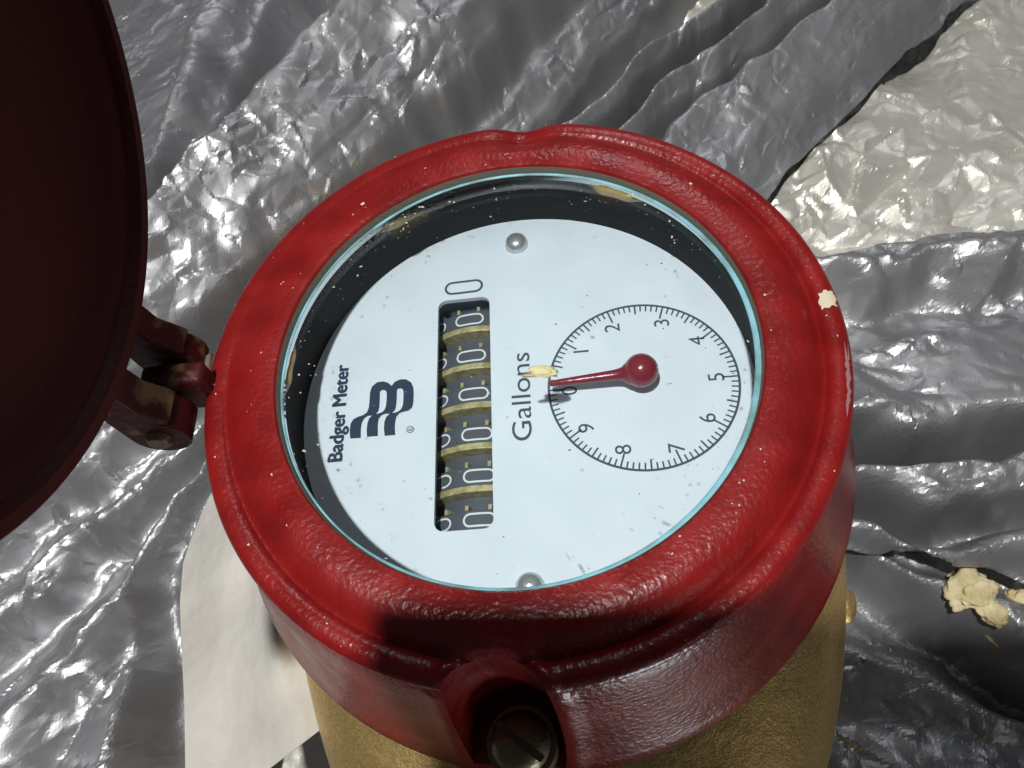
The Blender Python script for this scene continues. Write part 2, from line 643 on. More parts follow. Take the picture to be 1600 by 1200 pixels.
sheet('plastic_bag', [(60, -200), (1640, -200), (1440, -5), (1140, 285), (1000, 420), (800, 560), (300, 640), (60, 640)], -3.45, 0.036,
      lambda u, v: folds(u, v, LA, 13, 3) * 1.65,
      lambda X, Y, u, v: crumple(X, Y, 0.85, 2.8, 0.62, 41, ((1.3, 0.13, 1.0), (0.48, 0.11, 0.8), (0.22, 0.085, 0.5), (0.11, 0.045, 0.3))) * (0.85 + 0.4 * vnoise(u / 160, v / 160, 77)), M['silver'],
      'silver grey plastic bag gathered in steep diagonal folds behind the red ring')

LC = [((1200, 445), (1600, 390), 0.35, 1), ((1200, 460), (1600, 420), 0.55, 1), ((1200, 520), (1600, 495), 0.1, 1), ((1200, 600), (1600, 560), 0.45, 1),
      ((1200, 695), (1600, 680), 0.55, 1), ((1200, 725), (1600, 715), -0.5, 1), ((1200, 760), (1600, 745), 0.5, 1),
      ((1200, 782), (1600, 790), 0.4, 1), ((1200, 805), (1600, 832), -0.35, 1), ((1200, 835), (1600, 880), 0.45, 1),
      ((1200, 862), (1600, 925), 0.15, 1)]
sheet('plastic_bag', [(1180, 450), (1290, 436), (1450, 410), (1760, 372), (1760, 952), (1600, 926), (1480, 900), (1325, 872), (1180, 860)], -4.25, 0.036,
      lambda u, v: folds(u, v, LC, 24, 23) * 1.7,
      lambda X, Y, u, v: crumple(X, Y, -0.05, 2.4, 0.85, 61, ((1.3, 0.13, 1.0), (0.48, 0.11, 0.8), (0.22, 0.085, 0.5), (0.11, 0.045, 0.3))) * (1 - 0.7 * np.clip((u - 1415) / 45, 0, 1) * np.clip((v - 520) / 45, 0, 1) * np.clip((715 - v) / 45, 0, 1)), M['silver'],
      'silver grey plastic bag with level folds to the right of the red ring')

LD = [((1250, 830), (1650, 960), 0.2, 1), ((1280, 850), (1640, 1030), 0.6, 1), ((1290, 900), (1610, 1100), -0.35, 1),
      ((1280, 960), (1600, 1150), 0.05, 1), ((1250, 1010), (1600, 1120), 0.15, 1), ((1250, 1100), (1600, 1160), -0.05, 1),
      ((1250, 1200), (1600, 1240), 0.1, 1)]
sheet('plastic_bag', [(1180, 820), (1330, 850), (1480, 905), (1760, 1000), (1760, 1330), (1180, 1330)], -4.75, 0.036,
      lambda u, v: folds(u, v, LD, 8, 33) * 1.4,
      lambda X, Y, u, v: crumple(X, Y, -0.5, 2.2, 0.75, 81, ((1.3, 0.13, 1.0), (0.48, 0.11, 0.8), (0.22, 0.085, 0.5), (0.11, 0.045, 0.3))), M['silver'],
      'smoother grey plastic bag at lower right beside the bronze body')

LE = [((-60, 800), (260, 540), 0.3, 1), ((-60, 905), (300, 655), 0.65, 1), ((-60, 985), (320, 690), 0.2, 1), ((-60, 1060), (330, 715), 0.6, 1),
      ((-20, 1110), (335, 740), 0.15, 1), ((20, 1200), (340, 765), 0.55, 1), ((95, 1230), (340, 800), 0.2, 1), ((205, 1250), (330, 850), 0.5, 1), ((330, 1250), (400, 870), 0.1, 1)]
sheet('plastic_bag', [(-200, 560), (300, 560), (420, 700), (400, 1000), (330, 1330), (-200, 1330)], -4.4, 0.036,
      lambda u, v: folds(u, v, LE, 14, 53) * 1.5 - 1.1 * np.clip((v - 890) / 150, 0, 1) * np.clip((u - (243 - (v - 880) * 0.1)) / 45, 0, 1),
      lambda X, Y, u, v: crumple(X, Y, 0.8, 3.0, 0.75, 91, ((1.3, 0.13, 1.0), (0.48, 0.11, 0.8), (0.22, 0.085, 0.5), (0.11, 0.045, 0.3))), M['silver'],
      'silver grey plastic bag running in long folds below the open lid')

# ------------------------------------------------------------------ the meter
meter = bpy.data.objects.new('flow_meter', None)
COL.objects.link(meter)
meter.location = (0, 0, -6.3 * U)
tag(meter, 'bronze liquid meter with a red bezel, white gallons dial and open red lid', 'meter')


def part(o, parent=None):
    """keep world placement while hanging a part on the meter (Empty stands at the base)"""
    o.parent = parent or meter
    if parent is None:
        o.matrix_parent_inverse = Matrix.Translation((0, 0, 6.3 * U))
    return o


# bronze body: oval casting below the bezel
BP = [(-1.05, 2.5, 2.5), (-1.15, 3.05, 3.2), (-1.35, 3.22, 3.6), (-1.6, 3.36, 4.3), (-1.9, 3.46, 5.0), (-2.4, 3.52, 5.7), (-3.0, 3.50, 5.9), (-3.8, 3.3, 5.7), (-4.6, 2.9, 5.2), (-6.3, 2.6, 4.8)]
V, F = [], []
NB = 160
zz = np.linspace(-1.05, -6.3, 60)
rx = np.interp(-zz, [-b[0] for b in BP], [b[1] for b in BP])
ry = np.interp(-zz, [-b[0] for b in BP], [b[2] for b in BP])
ker = np.array([1, 2, 3, 2, 1]) / 9.0
rx = np.convolve(np.pad(rx, 2, 'edge'), ker, 'valid')
ry = np.convolve(np.pad(ry, 2, 'edge'), ker, 'valid')
for i in range(60):
    for k in range(NB):
        a = 2 * PI * k / NB
        V.append((0.14 + 0.985 * rx[i] * math.cos(a), ry[i] * math.sin(a), zz[i]))
for i in range(59):
    for k in range(NB):
        F.append((i * NB + k, (i + 1) * NB + k, (i + 1) * NB + (k + 1) % NB, i * NB + (k + 1) % NB))
F.append(tuple(range(NB)))
F.append(tuple(59 * NB + NB - 1 - k for k in range(NB)))
body = part(recalc(obj('bronze_body', V, F, M['brass'])))
# bolt head standing out of the casting at the right
V, F = lathe(smooth_prof([(0, 0.34), (0.12, 0.33), (0.21, 0.24), (0.235, 0.0)], 0.04), 32)
q = Vector((1.0, -0.25, 0.35)).to_track_quat('Z', 'Y')
V = [tuple(q @ Vector(v) + Vector((3.24, -1.76, -2.62))) for v in V]
part(recalc(obj('bolt_head', V, F, M['brass'])), None)

# red bezel ring
PR = smooth_prof([(2.345, 0.955), (2.362, 0.985), (2.40, 0.995), (2.50, 1.0), (2.60, 0.995), (2.69, 0.97), (2.77, 0.92), (2.845, 0.845), (2.872, 0.820), (2.889, 0.811)], 0.025)
for k in range(0, 15):
    a = math.radians(163 - 203 * k / 14)
    PR.append((3.02 + 0.125 * math.cos(a), 0.785 + 0.11 * math.sin(a)))
PR += smooth_prof([(3.125, 0.69), (3.15, 0.62), (3.26, 0.12), (3.38, -0.45), (3.53, -1.02), (3.575, -1.13)], 0.12)
PR += [(3.56, -1.19), (3.50, -1.2), (2.70, -1.19), (2.56, -1.0), (2.56, 0.70)]
RC, RA = 3.32, math.radians(-94.6)
BA = math.radians(86.0)


def bez(r, z, a):
    x, y = r * math.cos(a), r * math.sin(a)
    for (A, amt) in ((RA, 1.0), (BA, 0.0)):
        d = math.hypot(x - RC * math.cos(A), y - RC * math.sin(A))
        if amt and r > 3.1 and z > -1.195:
            # thickened collar either side of the screw pocket
            r += amt * 0.035 * math.exp(-((d - 0.56) / 0.10) ** 2) if z < 0.66 else 0
        if amt and 2.6 < r < 3.2 and z > 0.66:
            z += amt * 0.05 * math.exp(-((d - 0.54) / 0.05) ** 2)
    # the rolled edge is crisp at the front and right and almost flat at the back left
    dg_ = math.degrees(a) % 360
    kk = float(np.interp(dg_, [0, 25, 60, 95, 170, 192, 215, 360], [1, 0.85, 0.55, 0.2, 0.15, 0.6, 1, 1]))
    if r > 2.6 and z > 0.78:
        zf = float(np.interp(r, [2.6, 2.75, 2.9, 3.02, 3.10, 3.15], [0.995, 0.975, 0.945, 0.91, 0.87, 0.80]))
        z = zf + (z - zf) * kk
    # shallow thumb dip in the rim at the back
    b = math.atan2(y, x) - BA
    if r > 2.55 and z > 0.55:
        z -= 0.11 * math.exp(-(b / 0.085) ** 2) * min(1, (r - 2.55) / 0.3)
    # hand-made unevenness of the casting
    z += 0.006 * math.sin(3 * a + 0.5) + 0.004 * math.sin(7 * a)
    return r, z


V, F = lathe(PR, 512, bez)
ring = recalc(obj('bezel_ring', V, F, M['red']))
cv, cf = lathe([(0, 2.0), (0.48, 2.0), (0.48, -0.98), (0, -0.98)], 64)
cut = recalc(obj('cut', [(x + RC * math.cos(RA), y + RC * math.sin(RA), z) for x, y, z in cv], cf, M['red']))
# close ring into a solid so the pocket can be cut: bridge the profile ends
me = ring.data
k = len(PR)
bm = bmesh.new()
bm.from_mesh(me)
bm.verts.ensure_lookup_table()
for j in range(512):
    j2 = (j + 1) % 512
    f = bm.faces.new([bm.verts[j * k + k - 1], bm.verts[j2 * k + k - 1], bm.verts[j2 * k], bm.verts[j * k]])
    f.smooth = True
bmesh.ops.remove_doubles(bm, verts=bm.verts, dist=1e-7)
bmesh.ops.recalc_face_normals(bm, faces=bm.faces)
bm.to_mesh(me)
bm.free()
bm = bmesh.new()
bm.from_mesh(cut.data)
bmesh.ops.remove_doubles(bm, verts=bm.verts, dist=1e-7)
bmesh.ops.recalc_face_normals(bm, faces=bm.faces)
bm.to_mesh(cut.data)
bm.free()
md = ring.modifiers.new('pocket', 'BOOLEAN')
md.object = cut
md.operation = 'DIFFERENCE'
md.solver = 'EXACT'
dg = bpy.context.evaluated_depsgraph_get()
dg.update()
nm = bpy.data.meshes.new_from_object(ring.evaluated_get(dg))
ring.modifiers.clear()
ring.data = nm
nm.shade_smooth()
nm.set_sharp_from_angle(angle=math.radians(38))
bpy.data.objects.remove(cut)
part(ring)
tag(ring, 'thick red painted bezel ring with textured paint and rolled outer edge')

# slotted screw in the pocket
sx, sy = RC * math.cos(RA) + 0.05, RC * math.sin(RA) - 0.02
V, F = lathe(smooth_prof([(0, 0.16), (0.14, 0.15), (0.235, 0.09), (0.275, 0.0), (0.275, -0.14)], 0.05), 40)
scr = recalc(obj('pocket_screw', [(x + sx, y + sy, z - 0.52) for x, y, z in V], F, M['old_steel']))
scb, scf = box(-0.4, 0.4, -0.035, 0.035, 0.03, 0.4)
ca, sa = math.cos(math.radians(-38)), math.sin(math.radians(-38))
cut = recalc(obj('cut', [(x * ca - y * sa + sx, x * sa + y * ca + sy, z - 0.52) for x, y, z in scb], scf, M['old_steel'], smooth=False))
scr2 = scr.data
bm = bmesh.new()
bm.from_mesh(scr2)
bmesh.ops.remove_doubles(bm, verts=bm.verts, dist=1e-7)
ed = [e for e in bm.edges if e.is_boundary]
bmesh.ops.contextual_create(bm, geom=ed)
bmesh.ops.recalc_face_normals(bm, faces=bm.faces)
bm.to_mesh(scr2)
bm.free()
md = scr.modifiers.new('slot', 'BOOLEAN')
md.object = cut
md.solver = 'EXACT'
dg = bpy.context.evaluated_depsgraph_get()
dg.update()
nm = bpy.data.meshes.new_from_object(scr.evaluated_get(dg))
scr.modifiers.clear()
scr.data = nm
nm.shade_smooth()
nm.set_sharp_from_angle(angle=math.radians(35))
bpy.data.objects.remove(cut)
part(scr)
V, F = lathe([(0.0, 0), (0.31, 0), (0.33, 0.02), (0.33, 0.36), (0.0, 0.36)], 40)
part(recalc(obj('washer', [(x + sx, y + sy, z - 0.985) for x, y, z in V], F, M['old_steel'], angle=30)))

# inner lip, gasket, sealing ring, black housing
V, F = lathe([(2.345, 0.955), (2.335, 0.94), (2.330, 0.80), (2.60, 0.80), (2.60, 0.72)], 256)
part(recalc(obj('inner_lip', V, F, M['olive'], angle=40)))
V, F = lathe([(2.33, 0.872), (2.318, 0.874), (2.304, 0.868), (2.302, 0.8585)], 256,
             lambda r, z, a: (r - (0.004 + 0.024 * max(-0.3, math.cos(a + 0.5))) * (1 if r < 2.305 else 0.6 if r < 2.32 else 0), z))
part(recalc(obj('cyan_gasket', V, F, M['cyan'])))
V, F = lathe([(2.326, 0.848), (2.318, 0.845), (2.318, 0.775), (2.326, 0.765), (2.40, 0.765)], 256)
part(recalc(obj('sealing_ring', V, F, M['seal'], angle=40)))
V, F = lathe([(2.62, 0.76), (2.52, 0.75), (2.50, 0.60), (2.415, 0.03), (2.41, -0.12)], 200)
part(recalc(obj('register_housing', V, F, M['black'], angle=40)))
# glass
V, F = lathe([(0, 0.858), (2.315, 0.858), (2.315, 0.785), (0, 0.785)], 128)
glass = part(recalc(obj('glass', V, F, M['glass'], smooth=False)))
tag(glass, 'clear round cover glass with dust and crumbs on it')


# amber sealant squeezed out under the glass edge
def sealant(a0, a1, wd, z):
    n = 28
    V, F = [], []
    for i in range(n + 1):
        t = i / n
        a = math.radians(a0 + (a1 - a0) * t)
        b = math.sin(PI * t) ** 1.2 * (1 + 0.25 * math.sin(9 * t))
        for (dr, dz) in ((0, 0.0), (wd * b * 0.8, 0.0), (wd * b, -0.04), (wd * b * 0.9, -0.08), (0, -0.08)):
            V.append(((2.36 - dr) * math.cos(a), (2.36 - dr) * math.sin(a), z + dz))
    for i in range(n):
        for k in range(5):
            F.append((i * 5 + k, i * 5 + (k + 1) % 5, (i + 1) * 5 + (k + 1) % 5, (i + 1) * 5 + k))
    return part(recalc(obj('sealant_drip', V, F, M['amber'])))


sealant(129, 111, 0.11, 0.784)
sealant(68, 52, 0.11, 0.784)
sealant(184, 168, 0.085, 0.784)

# dial plate with the counter window cut through it
WX0, WX1, WY0, WY1 = -0.946, -0.348, -1.445, 1.341
circ = [(2.515 * math.cos(t), 2.515 * math.sin(t)) for t in np.linspace(0, 2 * PI, 181)[:-1]]
V, F = curve_fill([circ, rounded(WX0, WX1, WY0, WY1, 0.10)], 0.03)
dial = part(obj('dial_plate', [(x, y, z - 0.03) for x, y, z in V], F, M['white'], smooth=False))
tag(dial, 'round bluish white dial plate with printed scale and counter window')
PZ = 0.003


def printed(name, V, F, mt, label=None):
    o = part(obj(name, V, F, mt, smooth=False))
    if label:
        o['label'] = label
    return o


SCX, SCY = 1.2593, 0.0168
TA = -0.0144
# scale circle and its hundred ticks: flat print
V, F = [], []
n = 180
for i in range(n):
    a = 2 * PI * i / n
    for r in (0.975, 1.0):
        V.append((SCX + r * math.cos(a), SCY + r * math.sin(a), PZ))
for i in range(n):
    j = (i + 1) % n
    F.append((2 * i, 2 * i + 1, 2 * j + 1, 2 * j))
printed('scale_circle', V, F, M['ink'])
V, F = [], []
for i in range(100):
    a = PI - i * 2 * PI / 100 + TA
    L = 0.15 if i % 10 == 0 else 0.105 if i % 5 == 0 else 0.07
    hw = 0.0095 if i % 5 == 0 else 0.0085
    c, s = math.cos(a), math.sin(a)
    b = len(V)
    for r, e in ((0.976, -1), (0.976, 1), (0.976 - L, 1), (0.976 - L, -1)):
        V.append((SCX + r * c - e * hw * s, SCY + r * s + e * hw * c, PZ))
    F.append((b, b + 1, b + 2, b + 3))
printed('scale_ticks', V, F, M['ink'])
DG = [(0.489, 0.007), (0.645, 0.478), (1.004, 0.74), (1.541, 0.743), (1.882, 0.473), (2.017, 0.01), (1.861, -0.451), (1.514, -0.748), (0.985, -0.723), (0.634, -0.448)]
for i, (x, y) in enumerate(DG):
    V, F = text_mesh(str(i))
    xs = [v[0] for v in V]
    ys = [v[1] for v in V]
    k = 0.165 / (max(ys) - min(ys))
    mx_, my_ = (max(xs) + min(xs)) / 2, (max(ys) + min(ys)) / 2
    printed('numeral', [(x - (v[1] - my_) * k, y + (v[0] - mx_) * k, PZ) for v in V], F, M['ink'])
V, F = text_mesh('Gallons', 0.0)
printed('unit_lettering', place_text(V, (0.068, -0.530), (0.080, 0.532), 0.205, PZ), F, M['ink'], 'dark grey printed word Gallons')
V, F = text_mesh('Badger Meter', 0.0, 1.0)
tv, tf = [], []
for k, (dx, dy) in enumerate(((0, 0), (0.05, 0.0), (-0.05, 0.0), (0, 0.04), (0, -0.04))):
    b = len(tv)
    tv += [(x, y, z + k * 0.0004) for x, y, z in place_text([(vx + 0, vy, vz) for vx, vy, vz in V], (-1.951 - dy * 0.15, -0.582 + dx * 0.19), (-1.962 - dy * 0.15, 0.599 + dx * 0.19), 0.152, PZ)]
    tf += [tuple(i + b for i in f) for f in F]
V, F = tv, tf
printed('brand_lettering', V, F, M['navy'], 'dark navy printed words Badger Meter')
LOGO = [(-1.878, -0.332), (-1.89, -0.24), (-1.887, -0.155), (-1.86, -0.103), (-1.811, -0.077), (-1.756, -0.064), (-1.712, -0.031), (-1.695, 0.023), (-1.693, 0.111), (-1.693, 0.212), (-1.674, 0.287), (-1.619, 0.333), (-1.551, 0.338), (-1.492, 0.313), (-1.452, 0.27), (-1.418, 0.318), (-1.356, 0.343), (-1.293, 0.337), (-1.234, 0.292), (-1.206, 0.225), (-1.199, 0.136), (-1.2, 0.036), (-1.212, -0.025), (-1.25, -0.058), (-1.306, -0.067), (-1.35, -0.079), (-1.382, -0.119), (-1.392, -0.191), (-1.392, -0.264), (-1.384, -0.336), (-1.5, -0.335), (-1.513, -0.252), (-1.512, -0.167), (-1.494, -0.108), (-1.457, -0.075), (-1.502, -0.07), (-1.546, -0.084), (-1.575, -0.124), (-1.583, -0.197), (-1.579, -0.258), (-1.574, -0.33), (-1.694, -0.329), (-1.702, -0.246), (-1.699, -0.161), (-1.683, -0.108), (-1.653, -0.077), (-1.698, -0.078), (-1.736, -0.103), (-1.761, -0.155), (-1.768, -0.228), (-1.761, -0.334)]
HOLE1 = [(-1.579, 0.175), (-1.576, 0.213), (-1.545, 0.227), (-1.512, 0.209), (-1.502, 0.167), (-1.501, 0.091), (-1.506, 0.017), (-1.526, -0.031), (-1.564, -0.055), (-1.609, -0.057), (-1.588, -0.037), (-1.577, 0.018), (-1.577, 0.099)]
HOLE2 = [(-1.389, 0.181), (-1.385, 0.216), (-1.354, 0.228), (-1.326, 0.212), (-1.315, 0.173), (-1.314, 0.085), (-1.318, 0.01), (-1.341, -0.037), (-1.384, -0.063), (-1.429, -0.065), (-1.402, -0.037), (-1.39, 0.018), (-1.387, 0.105)]
V, F = curve_fill([LOGO, closed_smooth(HOLE1, 3), closed_smooth(HOLE2, 3)])
printed('brand_emblem', [(x, y, PZ) for x, y, z in V], F, M['navy'], 'dark navy striped wave emblem')
V, F = [], []
for i in range(40):
    a = 2 * PI * i / 40
    for r in (0.032, 0.041):
        V.append((-1.224 + r * math.cos(a), -0.286 + r * math.sin(a), PZ))
for i in range(40):
    j = (i + 1) % 40
    F.append((2 * i, 2 * i + 1, 2 * j + 1, 2 * j))
tv, tf = text_mesh('R', 0.01)
b = len(V)
V += [(-1.224 + 0.022 - v[1] * 0.06, -0.286 - 0.02 + v[0] * 0.06, PZ) for v in tv]
F += [tuple(i + b for i in f) for f in tf]
printed('registered_mark', V, F, M['ink'])


def stadium(cx, cy, lx, ly, wd, n=10):
    """ring outline strip of a stadium: returns list of (outer, inner)"""
    r = ly / 2
    O = []
    for sx_, a0 in ((1, -90), (-1, 90)):
        for k in range(n + 1):
            t = math.radians(a0 + 180 * k / n)
            c, s = math.cos(t), math.sin(t)
            ox = cx + sx_ * (lx / 2 - r)
            O.append(((ox + r * c, cy + r * s), (ox + (r - wd) * c, cy + (r - wd) * s)))
    # subdivide the straights so that the strip can be bent
    out = []
    for i in range(len(O)):
        a, b2 = O[i], O[(i + 1) % len(O)]
        out.append(a)
        if math.dist(a[0], b2[0]) > ly * 0.4:
            for k in range(1, 8):
                t = k / 8
                out.append(tuple((a[q][0] * (1 - t) + b2[q][0] * t, a[q][1] * (1 - t) + b2[q][1] * t) for q in (0, 1)))
    return out


S = stadium(-0.647, 1.506, 0.455, 0.185, 0.028)
V = [(p[0], p[1] , PZ) for s in S for p in s]
V = [(x, y + (x + 0.647) * 0.02, z) for x, y, z in V]
F = [(2 * i, 2 * i + 1, (2 * i + 3) % len(V), (2 * i + 2) % len(V)) for i in range(len(S))]
printed('fixed_zero', V, F, M['ink'], 'printed zero above the counter window')

# dome-headed screws on the dial
for y in (2.05, -2.05):
    V, F = lathe(smooth_prof([(0, 0.125), (0.07, 0.112), (0.12, 0.07), (0.14, 0.0)], 0.02), 32)
    part(recalc(obj('dial_screw', [(x - 0.01, yy + y, z + 0.001) for x, yy, z in V], F, M['steel'])))

# counter: well, shaft and six number wheels
V, F = box(WX0 - 0.08, WX1 + 0.1, WY0 - 0.06, WY1 + 0.06, -1.9, -0.062)
F = [f for f in F if not all(abs(V[i][2] + 0.062) < 1e-6 for i in f)]
part(obj('counter_well', V, F, M['slate'], smooth=False))
WXC, WR = -0.53, 0.76
WZC = -0.125 - WR


def on_drum(s, y, r):
    t = s / WR
    return (WXC + r * math.sin(t), y, WZC + r * math.cos(t))


def cyl_y(y0, y1, r, n=72, hole=None):
    V, F = [], []
    for y in (y0, y1):
        for k in range(n):
            a = 2 * PI * k / n
            V.append((WXC + r * math.cos(a), y, WZC + r * math.sin(a)))
    for k in range(n):
        F.append((k, (k + 1) % n, n + (k + 1) % n, n + k))
    F.append(tuple(range(n)))
    F.append(tuple(range(2 * n - 1, n - 1, -1)))
    return V, F


V, F = cyl_y(WY0 - 0.05, WY1 + 0.05, 0.50)
part(recalc(obj('wheel_shaft', V, F, M['slate'], angle=30)))
ZY = [1.135, 0.640, 0.150, -0.342, -0.822, -1.300]
for i, y in enumerate(ZY):
    off = [-0.08, -0.06, -0.035, 0.0, 0.02, 0.02][i]
    V, F = cyl_y(y - 0.105, y + 0.105, WR)
    wh = part(recalc(obj('number_wheel', V, F, M['drum'], angle=30)))
    bevel(wh, 0.008, 2)
    S = stadium(off, y, 0.345, 0.150, 0.021)
    V = [on_drum(p[0], p[1], WR + 0.002) for s in S for p in s]
    F = [(2 * q, 2 * q + 1, (2 * q + 3) % len(V), (2 * q + 2) % len(V)) for q in range(len(S))]
    obj('digit_zero', V, F, M['digit'], wh, smooth=False)
    # foot of the nine that follows on the drum
    path = []
    for k in range(25):
        t = math.radians(-110 + 200 * k / 24)
        path.append((off - 0.40 + 0.085 * math.cos(t), y + 0.065 * math.sin(t)))
    path += [(off - 0.44, y + 0.066), (off - 0.50, y + 0.06)]
    V, F = [], []
    for k, pnt in enumerate(path):
        a, b2 = path[max(k - 1, 0)], path[min(k + 1, len(path) - 1)]
        dx, dy = b2[0] - a[0], b2[1] - a[1]
        L = math.hypot(dx, dy)
        for e in (-1, 1):
            V.append(on_drum(pnt[0] - e * dy / L * 0.010, pnt[1] + e * dx / L * 0.010, WR + 0.002))
    F = [(2 * k, 2 * k + 1, 2 * k + 3, 2 * k + 2) for k in range(len(path) - 1)]
    obj('digit_nine', V, F, M['digit'], wh, smooth=False)
    if i < 5:
        V, F = cyl_y(y - 0.182, y - 0.110, WR + 0.02)
        fo = recalc(obj('brass_flange', V, F, M['wheel_brass'], wh, angle=30))
        bevel(fo, 0.008, 2)
        V, F = cyl_y(y - 0.385, y - 0.185, WR - 0.13)
        recalc(obj('hub', V, F, M['drum'], wh, angle=30))
    for k in range(-3, 3):
        s0 = off + 0.11 + k * 0.245
        V, F = [], []
        for (ds, dy_) in ((-0.018, 0.108), (0.018, 0.108), (0.018, 0.165), (-0.018, 0.165)):
            V.append(on_drum(s0 + ds, y + dy_, WR - 0.14))
            V.append(on_drum(s0 + ds, y + dy_, WR - 0.01))
        F = [(0, 2, 3, 1), (2, 4, 5, 3), (4, 6, 7, 5), (6, 0, 1, 7), (1, 3, 5, 7), (0, 6, 4, 2)]
        recalc(obj('tooth', V, F, M['wheel_brass'], wh, smooth=False))

# pointer
HX, HY, HZ = 1.245, 0.02, 0.27
V, F = lathe([(0.175 * math.sin(t), 0.175 * math.cos(t)) for t in np.linspace(0.001, PI - 0.001, 24)], 48)
hub = part(recalc(obj('pointer', [(x + HX, y + HY, z + HZ) for x, y, z in V], F, M['pointer'])))
hub['label'] = 'glossy dark red pointer with ball hub resting near zero'
tip = Vector((0.295, -0.005, 0.21))
st = Vector((HX, HY, HZ - 0.02))
path = [st.lerp(tip, t) for t in (0.02, 0.13, 0.17, 0.20, 0.24, 0.30, 0.45, 0.7, 0.97, 1.0)]
recalc(obj('needle', *tube(path, [0.14, 0.125, 0.10, 0.075, 0.062, 0.055, 0.05, 0.042, 0.033, 0.024], 16), M['pointer'], hub))
V, F = cyl = lathe([(0, 0.12), (0.045, 0.12), (0.045, 0.0)], 20)
recalc(obj('arbor', [(x + HX, y + HY, z + 0.002) for x, y, z in V], F, M['steel'], hub))


# chipped paint and scuffs on the bezel (thin flakes following the surface)
def surf(r_, az, lift):
    best = min(range(len(PR) - 8), key=lambda i: abs(PR[i][0] - r_) + (0 if PR[i][1] > 0.7 else 9))
    r, z = PR[best]
    a = PR[max(best - 1, 0)]
    b_ = PR[best + 1]
    dr, dz = b_[0] - a[0], b_[1] - a[1]
    L = math.hypot(dr, dz)
    r2, z2 = bez(r_, z + (r_ - r) * dz / (dr if abs(dr) > 1e-3 else 1e-3), az)
    r2 -= dz / L * lift
    z2 += dr / L * lift
    return (r2 * math.cos(az), r2 * math.sin(az), z2)


rnd = random.Random(4)


def flake(name, r0, r1, a0, a1, mt, nr=7, na=7, lift=0.006, jit=0.2):
    V, F = [], []
    for i in range(nr + 1):
        for j in range(na + 1):
            r = r0 + (r1 - r0) * i / nr
            a = a0 + (a1 - a0) * j / na
            if i in (0, nr):
                r += rnd.uniform(-jit, jit) * (r1 - r0) * 0.5
            if j in (0, na):
                a += rnd.uniform(-jit, jit) * (a1 - a0) * 0.5
            V.append(surf(r, math.radians(a), lift))
    for i in range(nr):
        for j in range(na):
            k = i * (na + 1) + j
            F.append((k, k + 1, k + na + 2, k + na + 1))
    o = obj(name, V, F, mt, ring)
    o.matrix_parent_inverse = ring.matrix_world.inverted()
    return o


flake('paint_chip', 2.955, 3.10, 2.9, 6.3, M['primer'], lift=0.008)['label'] = 'bare cream chip in the red rim'
flake('paint_scuff', 3.06, 3.095, -17, -7, M['scuff'], 3, 18, 0.006, 0.6)
flake('paint_fleck', 2.555, 2.59, 127.6, 128.5, M['primer'], 3, 3, 0.008)
flake('paint_fleck', 2.62, 2.65, 42.2, 42.9, M['primer'], 3, 3, 0.008)
for k in range(60):
    r = rnd.uniform(2.40, 2.62) if rnd.random() < 0.7 else rnd.uniform(2.93, 3.08)
    a = rnd.uniform(0, 360)
    s = rnd.uniform(0.006, 0.014)
    if 245 < a < 285:
        continue
    flake('paint_fleck', r, r + s, a, a + math.degrees(s / r) * rnd.uniform(0.7, 2.0), M['dust'], 1, 1, 0.008, 0.5)

# hinge and lid
HPX, HPZ = -3.47, 0.93
V, F = box(-3.68, -3.02, -0.17, 0.09, 0.62, 1.18)
o = part(recalc(obj('hinge_knuckle', V, F, M['hinge'], angle=40)))
bevel(o, 0.07, 4)


def plate(outline, y0, y1):
    n = len(outline)
    V = [(x, y0, z) for x, z in outline] + [(x, y1, z) for x, z in outline]
    F = [tuple(range(n)), tuple(range(2 * n - 1, n - 1, -1))]
    F += [(i, (i + 1) % n, n + (i + 1) % n, n + i) for i in range(n)]
    return V, F


arm = [(HPX + 0.30 * math.cos(math.radians(t)), HPZ + 0.30 * math.sin(math.radians(t))) for t in range(60, -181, -20)]
arm += [(-3.80, 1.35), (-3.92, 1.6), (-3.88, 2.08), (-3.46, 2.05), (-3.47, 1.75), (-3.42, 1.45), (-3.22, 1.2)]
LT = 0.0
LN = Vector((math.cos(LT), 0, math.sin(LT)))
LV = Vector((-math.sin(LT), 0, math.cos(LT)))
LC_ = Vector((-3.31, -0.04, 5.06))
lp = [(0.0, -0.50), (1.4, -0.44), (2.3, -0.34), (2.72, -0.26), (2.84, -0.20), (2.90, -0.14), (3.04, -0.10), (3.07, -0.02), (3.09, 0.0),
      (3.2, 0.0), (3.225, -0.03), (3.215, -0.12), (3.12, -0.24), (2.8, -0.34), (2.3, -0.45), (1.4, -0.56), (0.0, -0.62)]
V, F = lathe(lp, 160)
R3 = Matrix((Vector((0, 1, 0)), LV, LN)).transposed()
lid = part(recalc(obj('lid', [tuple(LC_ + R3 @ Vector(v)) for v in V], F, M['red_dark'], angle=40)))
tag(lid, 'dark red round lid standing open on its hinge')
for (y0, y1) in ((0.15, 0.45), (-0.62, -0.26)):
    V, F = plate(arm, y0, y1)
    o = recalc(obj('hinge_arm', V, F, M['hinge'], lid, angle=40))
    o.matrix_parent_inverse = lid.matrix_world.inverted()
    bevel(o, 0.04, 3)
V, F = tube([(HPX, -0.69, HPZ), (HPX, -0.65, HPZ), (HPX, 0.49, HPZ)], [0.10, 0.13, 0.13], 20)
part(recalc(obj('hinge_pin', V, F, M['old_steel'], angle=40)))
pth = [(3.16 * math.cos(math.radians(a)), 3.16 * math.sin(math.radians(a)), z - 0.08) for a, z in ((173.5, 0.92), (174.5, 0.96), (176, 0.95), (178, 0.86), (181, 0.80), (184, 0.78), (188, 0.74), (192, 0.68))]
